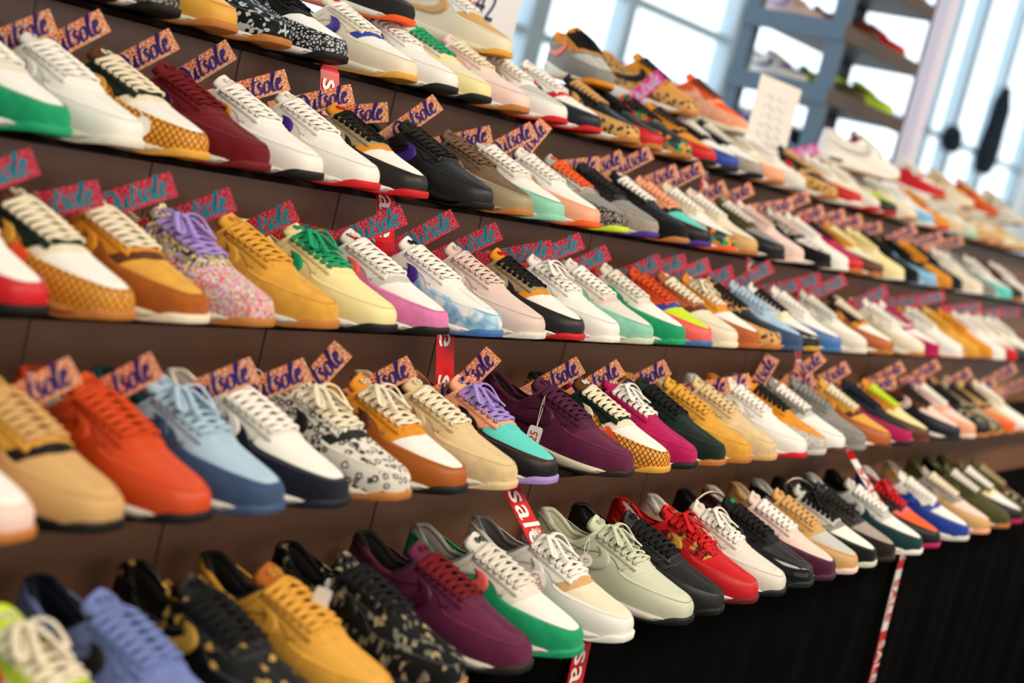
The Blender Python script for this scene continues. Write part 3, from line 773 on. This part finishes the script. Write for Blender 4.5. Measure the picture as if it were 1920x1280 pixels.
# ------------------------------------------------------------------ shop tags
def script_letters():
    """brush lettering 'Outsole' as ribbons; returns list of (verts, faces) in units of x-height"""
    S_ = [[(.95, 1.25), (.55, 1.5), (.1, 1.1), (.0, .55), (.25, .05), (.7, .1), (1.05, .6), (1.05, 1.15), (.75, 1.42), (.45, 1.2)],
          [(1.35, .95), (1.28, .45), (1.42, .05), (1.72, .2), (1.92, .9)], [(1.92, .95), (1.86, .35), (1.98, .02), (2.15, .15)],
          [(2.50, 1.6), (2.40, .9), (2.36, .3), (2.50, .02), (2.72, .15)], [(2.15, 1.08), (2.5, 1.12), (2.95, 1.2)],
          [(3.22, .85), (3.05, .98), (2.9, .78), (3.02, .55), (3.18, .33), (3.08, .05), (2.80, .06)],
          [(3.72, .95), (3.48, .75), (3.42, .3), (3.62, .02), (3.92, .2), (3.98, .65), (3.80, .95), (3.66, .90)],
          [(4.02, .55), (4.25, .9), (4.42, 1.45), (4.34, 1.62), (4.24, 1.2), (4.22, .4), (4.36, .02), (4.55, .15)],
          [(4.62, .45), (4.92, .6), (5.0, .88), (4.82, .98), (4.66, .65), (4.70, .2), (4.92, .0), (5.2, .25)]]
    out = []
    for st in S_:
        K = crom(st, 6); V = []; n = len(K)
        for i, p in enumerate(K):
            t = K[min(i+1, n-1)]-K[max(i-1, 0)]; t = t/np.linalg.norm(t)
            wd = .055+.10*abs(t[1])**1.2*(min(1, 4*min(i, n-1-i)/n)*.6+.4)
            nn = np.array([-t[1], t[0]]); a, b = p+nn*wd, p-nn*wd
            for q in (a, b): V.append((q[0]+q[1]*.22, q[1]))
        out.append((V, [(2*i, 2*i+2, 2*i+3, 2*i+1) for i in range(n-1)]))
    return out
def card_mat(name, c1, c2, line):
    m, nt, b = principled(name)
    v = coords(nt); n = noise(nt, v, 60, 2)
    ad = nt.nodes.new('ShaderNodeMixRGB'); ad.inputs[0].default_value = .010
    nt.links.new(v, ad.inputs[1]); nt.links.new(n.outputs['Color'], ad.inputs[2])
    k = voro(nt, ad.outputs[0], 190, 'DISTANCE_TO_EDGE')
    n2 = noise(nt, v, 14, 1)
    base = ramp(nt, n2.outputs['Fac'], [(.4, lin(c1)), (.6, lin(c2))], False)
    mx = nt.nodes.new('ShaderNodeMixRGB'); st = ramp(nt, k.outputs[0], [(0, (1, 1, 1, 1)), (.06, (0, 0, 0, 1))])
    nt.links.new(st, mx.inputs[0]); nt.links.new(base, mx.inputs[1]); mx.inputs[2].default_value = lin(line)
    nt.links.new(mx.outputs[0], b.inputs['Base Color']); b.inputs['Roughness'].default_value = .22
    return m
M_ORT = card_mat('orange crackle card', 'f2742e', 'f89a58', 'fbe6d0'); M_CRT = card_mat('crimson crackle card', 'bc1230', 'd42440', 'e8667a')
M_PUR = simple('purple ink', '3c2880', .4); M_TEA = simple('teal ink', '1f8fa6', .4)
CL, CH = .142, .034
m = MB(); m.box((-CL/2, -CH/2, -.0005), (CL/2, CH/2, .0005)); ME_CARD = m.me('card', smooth=False, weld=False)
ME_CARD.materials.append(None)
xh = .0182; m = MB()
for V, Fc in script_letters():
    # slightly different heights keep the strokes from fighting
    m.add([(-CL/2+.044+(x-.1)*xh*.93, (y-.66)*xh, .00095) for x, y in V], Fc)
ME_INK = m.me('lettering', smooth=False, weld=False); ME_INK.materials.append(None)
Rh = Vector(M3 @ Vector((1, 0, 0))); Rh.z = 0; Rh.normalize()
TAGS = {2: [(35, 65, 20), (135, 70, 27), (268, 103, 27), (380, 125, 30), (480, 165, 15), (605, 188, 12), (672, 214, 4), (778, 222, 35), (872, 262, 12),
            (958, 265, 28), (993, 268, 50), (1080, 312, 6), (1128, 312, 25), (1182, 305, 27), (1232, 335, 22), (1281, 331, 27), (1325, 365, 25), (1376, 368, 25),
            (1452, 388, 8), (1483, 380, 22), (1512, 405, 20), (1552, 410, 15), (1585, 420, 18), (1622, 430, 10), (1690, 440, 25), (1738, 450, 15), (1778, 455, 12)],
        3: [(-12, 330, 20), (112, 378, 12), (255, 367, 17), (372, 397, 20), (495, 422, 25), (610, 450, -14), (702, 425, 22), (803, 435, 28), (887, 455, 25),
            (985, 475, 10), (1045, 470, 22), (1097, 493, 25), (1197, 506, 22), (1243, 500, 15), (1290, 510, 20), (1335, 522, 18), (1412, 517, 28), (1462, 540, 10),
            (1502, 530, 14), (1552, 538, 25), (1632, 557, 25), (1690, 565, 5), (1742, 560, 12), (1812, 578, 5), (1850, 590, 8), (1885, 587, 4)],
        4: [(65, 732, 27), (225, 720, 28), (408, 720, 22), (512, 718, 22), (598, 703, 47), (716, 715, 28), (835, 737, 15), (885, 705, 46), (1042, 710, 30),
            (1120, 715, 32), (1208, 710, 28), (1322, 728, 10), (1362, 722, 12), (1428, 706, 62), (1488, 724, 22), (1510, 692, 40), (1556, 706, 30), (1645, 722, 15),
            (1662, 703, 30), (1700, 718, 6), (1730, 698, 32), (1792, 712, 30), (1837, 724, 18), (1878, 702, 30), (1908, 722, 22)]}
for k, lst in TAGS.items():
    shoes_k = list(PLACED[k]); used = set()
    ink, card, cname, iname = ((M_CRT, M_TEA, 'crimson', 'teal') if k == 3 else (M_ORT, M_PUR, 'orange', 'purple'))
    for n_, (px, py, ang) in enumerate(lst):
        Y = ROW_D[k]+(.168 if px < 430 and k > 2 else .196)+.004*(n_ % 3)
        phi = math.radians(ang)+ROLL
        p = atY(px, py, Y)
        cand = sorted((abs(x+.02-p.x), i) for i, (x, r, nm) in enumerate(shoes_k) if i not in used)[0][1]
        used.add(cand); nm = shoes_k[cand][2]
        ry = random.uniform(-.12, .12)
        u = (Matrix.Rotation(ry, 3, 'Z') @ Rh); n = Vector((u.y, -u.x, 0)); n = n if n.y < 0 else -n
        ex = u*math.cos(phi)+Vector((0, 0, 1))*math.sin(phi); ey = n.cross(ex)
        R = Matrix((ex, ey, n)).transposed()
        o = empty('shop_tag', f'{cname} patterned card tag tucked in {nm} on {ROWTXT[k]}', 'tag', group=f'{cname} shop tags on the {ROWTXT[k]}')
        o.matrix_world = Matrix.Translation(p-ex*.019) @ R.to_4x4()
        link('card', ME_CARD, o, mat=ink); link('lettering', ME_INK, o, mat=card)

# ------------------------------------------------------------------ price tags and sale cards
M_PAPER = simple('white paper', 'f1ece4', .6); M_RINK = simple('red ink', 'c8142a', .5); M_STR = simple('white string', 'e9e3d8', .8)
M_OC = simple('orange card', 'f0531c', .55)
def price_tag(px, py, Y, w_, h_, ang, txt, label, sx, sy, roundt=False, mat=None, string=True):
    p = atY(px, py, Y); phi = math.radians(ang)+ROLL
    n = Vector((Rh.y, -Rh.x, 0)); n = n if n.y < 0 else -n
    ex = Rh*math.cos(phi)+Vector((0, 0, 1))*math.sin(phi); ey = n.cross(ex); R = Matrix((ex, ey, n)).transposed()
    o = empty('sale_card' if mat else 'price_tag', label, 'card' if mat else 'price tag', group=None)
    o.matrix_world = Matrix.Translation(p) @ R.to_4x4()
    m = MB(); K = []
    for i in range(32):
        t = 2*PI*i/32; e = 1.0 if roundt else .28
        K.append((math.copysign(abs(math.cos(t))**e, math.cos(t))*w_/2, math.copysign(abs(math.sin(t))**e, math.sin(t))*h_/2))
    m.add([(x, y, .0005) for x, y in K]+[(x, y, -.0005) for x, y in K], [tuple(range(32)), tuple(range(32, 64))[::-1]]+[(i, i+32, (i+1) % 32+32, (i+1) % 32) for i in range(32)])
    link('paper', m.me('paper', smooth=False, mat=mat or M_PAPER, weld=False), o)
    if txt:
        me = text_mesh(txt, min(w_*.46, h_*.8) if len(txt) < 5 else w_*.36, M_RINK, 'handwriting', .95)
        for v in me.vertices: v.co = Vector((v.co.x+v.co.y*.15, v.co.y, .0012))
        link('handwriting', me, o)
    if string:
        q = atY(sx, sy, Y+.012); loc = o.matrix_world.inverted() @ q
        a = Vector((-w_*.42, 0, .0006)) if (loc.x < 0) else Vector((w_*.42, 0, .0006))
        if abs(loc.y) > abs(loc.x): a = Vector((0, math.copysign(h_*.42, loc.y), .0006))
        m = MB(); m.tube(crom([a, a.lerp(loc, .5)+Vector((.004, .002, .002)), loc], 5), .0006, seg=5)
        m.tube(crom([a, a.lerp(loc, .5)+Vector((-.003, -.002, .001)), loc], 5), .0006, seg=5)
        link('string', m.me('string', mat=M_STR), o)
def flank(k, key, px, py, dx=.084):
    x = [x for x, r, nm in PLACED[k] if key in nm][0]-dx; d = ray(px, py); return x*d[1]/d[0]
price_tag(524, 38, ROW_D[1]+.115, .034, .020, 60, '£250', 'white price tag hanging on the black bandana print sneaker, top shelf', 533, 8)
price_tag(630, 55, ROW_D[1]+.150, .022, .022, -75, '£350', 'round white price tag on the cream and purple sneaker, top shelf', 620, 36, True)
price_tag(268, 236, flank(2, 'green sneaker', 268, 236, .080), .026, .020, 80, '', 'blank oval price tag on green waffle toed sneaker, second shelf', 258, 200, True)
price_tag(999, 822, flank(4, 'maroon', 999, 822), .044, .024, 72, '£25', 'white price tag with red £25 hanging beside the maroon sneaker', 1024, 735)
price_tag(1007, 1088, flank(5, 'white and tan', 1007, 1088, .100), .030, .026, -72, '£220', 'round price tag reading £220 on the white and tan sneaker', 1012, 1062, True, string=False)
price_tag(1099, 1050, flank(5, 'pistachio', 1099, 1050, .090), .022, .020, -70, '£1', 'round price tag hanging on the pale pistachio leather sneaker', 1105, 1008, True)
price_tag(600, 1128, ROW_D[5]+.120, .036, .021, 68, '', 'blurred blank price tag beside wheat sneaker on the bottom shelf', 618, 1085)
price_tag(1143, 833, flank(4, 'green sneaker with waffle', 1143, 833, .098), .062, .030, -62, '', 'bright orange card in front of green waffle toed sneaker, fourth shelf', 1130, 795, False, M_OC)
price_tag(66, 520, ROW_D[3]+.080, .090, .018, -57, '', 'orange card strip beside red toed sneaker on the middle shelf', 50, 470, False, M_OC, False)
price_tag(-2, 130, ROW_D[2]+.150, .055, .030, -80, '', 'orange card at the left edge of the second shelf', 0, 110, False, M_OC, False)

# ------------------------------------------------------------------ coiled shoe trees on the bottom shelf
M_STEEL = simple('sprung steel', 'b8ae98', .3, 1)
for (xa, ya, xm, ym, xb, yb), lab in (((1296, 948, 1335, 922, 1386, 952), 'arched steel coil shoe tree behind the black glossy toed sneaker'),
                                      ((1475, 905, 1500, 898, 1535, 925), 'arched steel coil shoe tree above the grey black-toed sneaker')):
    Y = ROW_D[5]+.20; K = [np.array(atY(xa, ya+25, Y+.03)), np.array(atY(xa, ya, Y+.02)), np.array(atY(xm, ym, Y+.01)), np.array(atY(xb, yb, Y)), np.array(atY(xb+12, yb+25, Y-.02))]
    K = [Vector(q) for q in crom(K, 40)]; m = MB(); H = []
    for i, p in enumerate(K):
        t = (K[min(i+1, len(K)-1)]-K[max(0, i-1)]).normalized(); s_ = t.cross(Vector((0, 1, 0))).normalized(); u_ = s_.cross(t)
        H.append(.0030+.0006*math.sin(i*PI/2))
    m.tube(K, H, H, seg=8); o = link('shoe_tree', m.me('shoe_tree', mat=M_STEEL)); tag(o, lab, 'shoe tree')

# ------------------------------------------------------------------ sneakers standing on top of the top row
def top_shoe(px, py, Y, yaw, z, label, spec, fin='lll', pitch=0, **o):
    p = atY(px, py, Y)
    return shoe((p.x, Y, z), math.radians(yaw), label, spec, 'sneakers standing above the top row', fin, pitch=math.radians(pitch), **o)
ZT = ROW_Z[1]+.108
top_shoe(762, 36, D1+.105, 10, ZT-.006, 'dark grey and orange sneaker standing on the cream and purple one', 'char char orange orange black offw orange orange', 'mll', 3)
top_shoe(946, 112, D1+.105, 12, ZT-.006, 'tan and white sneaker standing beside the 42 sign above top row', 'cream tan tan white white cream wheat tan', 'lmm', 3)
top_shoe(1122, 168, D1+.120, -32, ZT, 'grey and orange sneaker standing above the top row before windows', 'grey speckgrey grey amber black cream amber orange', 'mmm', 3, lining='amber')
top_shoe(1298, 218, D1+.120, 8, ZT, 'amber leopard sneaker with pink tag standing above the top row', 'leopard amber leopard amber black white gum black', 'lll', 3)
top_shoe(1392, 248, D1+.120, 8, ZT, 'peach and orange sneaker standing above top row by paper sign', 'peach orange peach orange brown cream cream peach', 'sss', 3)
top_shoe(1682, 330, D1+.030, 50, ZT, 'large white sneaker standing sideways above the top row', 'white white lgrey white white white gum lgrey', 'lll', 2, lining='magenta')
for px_, lab, sp in ((1768, 'red and white sneaker standing above the top row right of the post', 'red white red offw white white gum red'),
                     (1822, 'cream sneaker standing above the top row near right edge', 'cream beige cream beige offw white gum tan'),
                     (1868, 'orange and rust sneaker standing above the top row near right edge', 'rust amber orange rust cream white gum amber'),
                     (1915, 'white and taupe sneaker standing above the top row at right edge', 'offw cream taupe cream offw white gum taupe')):
    top_shoe(px_, 716-(2800-px_)*.337, D1+.11, 8, ZT-.004, lab, sp, 'lll', 3)
M_PKT = simple('pink card', 'f0309a', .3)
for px, py, ang, lab in ((1205, 170, 40, 'pink card tag on amber leopard sneaker above the top row'), (1497, 287, 12, 'pink card tag at the heel of the large white sneaker')):
    Y = D1+.2 if px < 1300 else D1+.26
    p = atY(px, py, Y); phi = math.radians(ang)+ROLL; n = Vector((Rh.y, -Rh.x, 0)); n = n if n.y < 0 else -n
    ex = Rh*math.cos(phi)+Vector((0, 0, 1))*math.sin(phi); R = Matrix((ex, n.cross(ex), n)).transposed()
    o = empty('shop_tag', lab, 'tag'); o.matrix_world = Matrix.Translation(p-ex*.01) @ R.to_4x4()
    link('card', ME_CARD, o, mat=M_PKT); link('lettering', ME_INK, o, mat=simple('pale ink', 'd8c8f0', .4))

# ------------------------------------------------------------------ signs
M_NAVY = simple('navy marker', '16224a', .5)
a = atY(955, 100, 2.02); b_ = atY(800, 100, 2.02)
sg = empty('size_sign', 'white board with handwritten 42 standing behind the top shelf', 'sign', (a.x, 2.02, ROW_Z[1]))
m = MB(); m.box((b_.x-a.x-.05, 0, 0), (0, .004, .48)); link('board', m.me('board', smooth=False, mat=simple('white board', 'e9e9ee', .4), weld=False), sg)
me = text_mesh('42', .078, M_NAVY, 'lettering', 1.0); q = atY(911, 12, 2.018)
for v in me.vertices: v.co = Vector((v.co.x+v.co.y*.12+(q.x-a.x), -.002, v.co.y*1.25+q.z-ROW_Z[1]))
link('lettering', me, sg)
q = atY(884, 4, 2.018); m = MB(); m.tube(crom([(q.x-a.x-.012, -.002, q.z-ROW_Z[1]+.01), (q.x-a.x, -.002, q.z-ROW_Z[1]-.006), (q.x-a.x+.012, -.002, q.z-ROW_Z[1]+.004)], 5), .004, .001)
link('red_mark', m.me('red_mark', mat=M_RINK), sg)
Y = ROW_D[1]+.22; p0 = atY(1392, 278, Y); p1 = atY(1468, 300, Y); hgt = .235
ps = empty('paper_sign', 'white paper sign with faint writing standing on the top shelf', 'sign', (p0.x, Y, ROW_Z[1]))
W_ = p1.x-p0.x
m = MB(); m.box((0, 0, 0), (W_, .003, .05+hgt+.02)); link('sheet', m.me('sheet', smooth=False, mat=M_PAPER, weld=False), ps)
M_FAINT = simple('faint pencil', 'b8bccc', .7)
m = MB()
for r_ in range(7):
    z = .09+.027*r_; m.tube(crom([(W_*(.2+.08*i), -.001, z+.008*math.sin(i*2.1+r_)) for i in range(8)], 4), .0012, .0008)
link('handwriting', m.me('handwriting', mat=M_FAINT), ps)

# ------------------------------------------------------------------ shelving unit by the windows
M_BLU = simple('blue grey plastic', '5d7489', .5); M_TAU = simple('taupe plastic', '5f5148', .5); M_DKP = simple('dark plastic', '23252c', .5)
c0 = atZc(1553, 160, 5.5); x0, y0 = c0.x, c0.y
def px_of_x(x, y, z): return proj((x, y, z))[0]
lo, hi = x0, x0+4
for _ in range(40):
    md = (lo+hi)/2
    if px_of_x(md, y0, c0.z) < 1722: lo = md
    else: hi = md
x1 = lo
lo, hi = y0, y0+4
for _ in range(40):
    md = (lo+hi)/2
    if px_of_x(x0, md, c0.z) > 1368: lo = md
    else: hi = md
y1 = lo
unit = empty('shelving_unit', 'blue grey plastic shelving unit of sneakers in front of the windows', 'shelving unit', (x0, y0, 0))
PW = .06; zs = []
zc = atY(1545, 163, y0).z; step = .245
zs = [zc+step*i for i in (-5, -4, -3, -2, -1, 0, 1, 2, 3)]
for (ax, ay) in ((0, 0), (x1-x0-PW, 0), (0, y1-y0-PW), (x1-x0-PW, y1-y0-PW)):
    box_obj('post', (ax, ay, 0), (ax+PW, ay+PW, zs[-1]+.05), M_DKP if ax > 0 else M_BLU, unit, .006)
for z in zs:
    box_obj('shelf', (0.001, .001, z-.03), (x1-x0-.001, y1-y0-.001, z), M_DKP, unit)
    box_obj('shelf_lip', (-.008, -.008, z-.062), (0, y1-y0, z+.012), M_BLU, unit, .002)
    box_obj('shelf_lip', (0, -.008, z-.055), (x1-x0, 0, z+.006), M_TAU, unit, .002)
UN = 'sneakers on the shelving unit'
def unit_shoe(fx, fy, lvl, yaw, label, spec, fin='lll', **o):
    return shoe((x0+fx*(x1-x0), y0+fy, zs[5+lvl]), math.radians(yaw), label, spec, UN, fin, simple=True, **o)
dep = y1-y0
unit_shoe(.16, dep*.42, 0, -8, 'white and purple sneaker on the middle level of shelving unit', 'white purple purple white white white white purple', 'lml')
unit_shoe(.16, dep*.42, 1, -8, 'pale pink sneaker on the upper level of shelving unit', 'lpink lpink coral lpink white white blue lilac', 'lml')
unit_shoe(.16, dep*.42, -1, -8, 'royal blue sneaker on the lower level of shelving unit', 'royal navy royal royal navy white white royal', 'sml')
for j, (fx, sp, lb) in enumerate(((.42, 'olive olive olive lime olive lime olive lime', 'lime green sneaker on the middle level of shelving unit'),
                  (.74, 'lime olive lime olive lime olive lime olive', 'olive sneaker beside the lime green one on shelving unit'))):
    unit_shoe(fx, .03, 0, 8, lb, sp)
for j, (fx, sp, lb) in enumerate(((.40, 'brown brown navy brown char brown brown tan', 'brown sneaker on the upper level of shelving unit'),
                  (.70, 'red dred red red brown brown gum red', 'red sneaker on the upper level of shelving unit'))):
    unit_shoe(fx, .03, 1, 8, lb, sp)
for j, (fx, sp, lb) in enumerate(((.45, 'tan tan tan brown tan cream gum tan', 'tan sneaker on the top level of shelving unit'),
                  (.76, 'cream tan lpink tan cream cream gum brown', 'cream sneaker on the top level of shelving unit'))):
    unit_shoe(fx, .03, 2, 8, lb, sp)
for j, (fx, sp, lb) in enumerate(((.40, 'navy navy navy navy black char navy navy', 'navy sneaker on the lower level of shelving unit'),
                  (.72, 'char black char black black black black black', 'black sneaker on the lower level of shelving unit'))):
    unit_shoe(fx, .03, -1, 8, lb, sp)

# ------------------------------------------------------------------ room
def struct(o): o['kind'] = 'structure'; return o
M_WALL = simple('painted wall', 'e4e2dd', .8, 0, 2, .96); M_FLOOR = simple('grey floor', '6b6660', .5, 0, 5, .8); M_CEIL = simple('white ceiling', 'ecebe8', .9)
M_FRAME = simple('window frame bloom tint', 'bfd3de', .5)  # pale blue bloom of the bright windows is put into the frame colour
YW, X0, X1, YF, ZC = 4.6, -3.0, 16.0, -5.0, 6.0
struct(box_obj('floor', (X0, YF, -.1), (X1, YW+.2, 0), M_FLOOR))
struct(box_obj('ceiling', (X0, YF, ZC), (X1, YW+.2, ZC+.1), M_CEIL))
struct(box_obj('wall_left', (X0-.1, YF, 0), (X0, YW+.2, ZC), M_WALL))
struct(box_obj('wall_right', (X1, YF, 0), (X1+.1, YW+.2, ZC), M_WALL))
struct(box_obj('wall_front', (X0, YF-.1, 0), (X1, YF, ZC), M_WALL))
struct(box_obj('wall_back', (X0, YW, 0), (X1, YW+.2, .55), M_WALL))
struct(box_obj('trim_1', (X0, YW, 5.85), (X1, YW+.2, ZC), M_WALL))
# mullions at the places seen between the shoes
def xw(px, py): return atY(px, py, YW).x
cols = [(-1.6, .10), (0.2, .10), (1.8, .10), (3.2, .10)]
for px, py, wpx in ((990, 60, .16), (1170, 60, .085), (1376, 60, .17), (1790, 60, .10), (1838, 60, .14), (1912, 60, .12)):
    cols.append((xw(px, py), wpx))
x = cols[-1][0]+1.3
while x < X1-.3: cols.append((x, .10)); x += 1.3
cols = [(X0, .1)]+sorted(cols)+[(X1-.1, .1)]
zt1 = atY(1300, 47, YW).z; zt2 = atY(1812, 160, YW).z
glass = bpy.data.materials.new('window glass'); glass.use_nodes = True; nt = glass.node_tree; nt.nodes.clear()
o_ = nt.nodes.new('ShaderNodeOutputMaterial'); mx = nt.nodes.new('ShaderNodeMixShader'); tr = nt.nodes.new('ShaderNodeBsdfTransparent'); gl = nt.nodes.new('ShaderNodeBsdfGlossy')
fr = nt.nodes.new('ShaderNodeFresnel'); gl.inputs['Roughness'].default_value = .02
mx.inputs[0].default_value = .05; nt.links.new(tr.outputs[0], mx.inputs[1]); nt.links.new(gl.outputs[0], mx.inputs[2]); nt.links.new(mx.outputs[0], o_.inputs[0])
for n_, ((xa, wa), (xb, wb)) in enumerate(zip(cols, cols[1:])):
    m = MB(); l, r_ = xa, xb
    m.box((xa, YW, .55), (xa+wa, YW+.12, 5.85))
    m.box((xa+wa, YW+.02, .55), (xb, YW+.10, .60)); m.box((xa+wa, YW+.02, 5.80), (xb, YW+.10, 5.85))
    for z in (zt1, zt2-.9) if xb-xa > .5 else (zt1,): m.box((xa+wa, YW+.02, z-.025), (xb, YW+.08, z+.025))
    fo = struct(link(f'window_{n_+1}', m.me('window_frame', smooth=False, mat=M_FRAME, weld=False)))
    m = MB(); m.box((xa+wa, YW+.045, .60), (xb, YW+.05, 5.80)); link('pane', m.me('pane', smooth=False, mat=glass, weld=False), fo)
# white post beside the shelving unit
pw = atZc(1737, 170, 5.45); struct(box_obj('trim_2', (pw.x, pw.y, 0), (pw.x+.085, pw.y+.05, ZC), simple('pale lilac paint', 'e4def0', .6)))

# dark jacket and bag at the far window
M_DEN = simple('navy cloth', '1a2c40', .9, 0, 20, .6, .3)
def garment(px, py, zc_, prof, label, name, cat):
    p = atY(px, py, YW-.05); f_ = -(M3.transposed() @ (p-Vector((0, 0, EYE)))).z/zc_; m = MB(); R_ = []
    prof = [(a_*f_, b_*f_*1.75, .045, c_*f_) for a_, b_, e_, c_ in prof]
    for dz, rx, ry, ox in prof:
        R_.append([(ox+rx*math.cos(2*PI*i/24)*(1+.07*math.sin(5*i)), ry*math.sin(2*PI*i/24)*(1+.05*math.cos(3*i)), dz) for i in range(25)])
    m.grid(R_); m.add([Vector(q) for q in R_[0][:24]], [tuple(range(24))]); m.add([Vector(q) for q in R_[-1][:24]], [tuple(range(24))])
    o = link(name, m.me(name, mat=M_DEN), loc=p); tag(o, label, cat); return o
garment(1868, 235, 7.5, [(.20, .02, .02, .0), (.17, .045, .03, .0), (.10, .085, .05, 0), (0, .085, .05, .0), (-.10, .10, .06, -.01), (-.2, .10, .06, -.02), (-.26, .06, .04, -.03)], 'dark navy jacket hanging at the far window', 'jacket', 'jacket')
garment(1785, 258, 7.3, [(.06, .03, .03, 0), (.03, .08, .05, 0), (-.03, .09, .05, 0), (-.07, .06, .04, 0)], 'small dark blue bag at the far window', 'bag', 'bag')
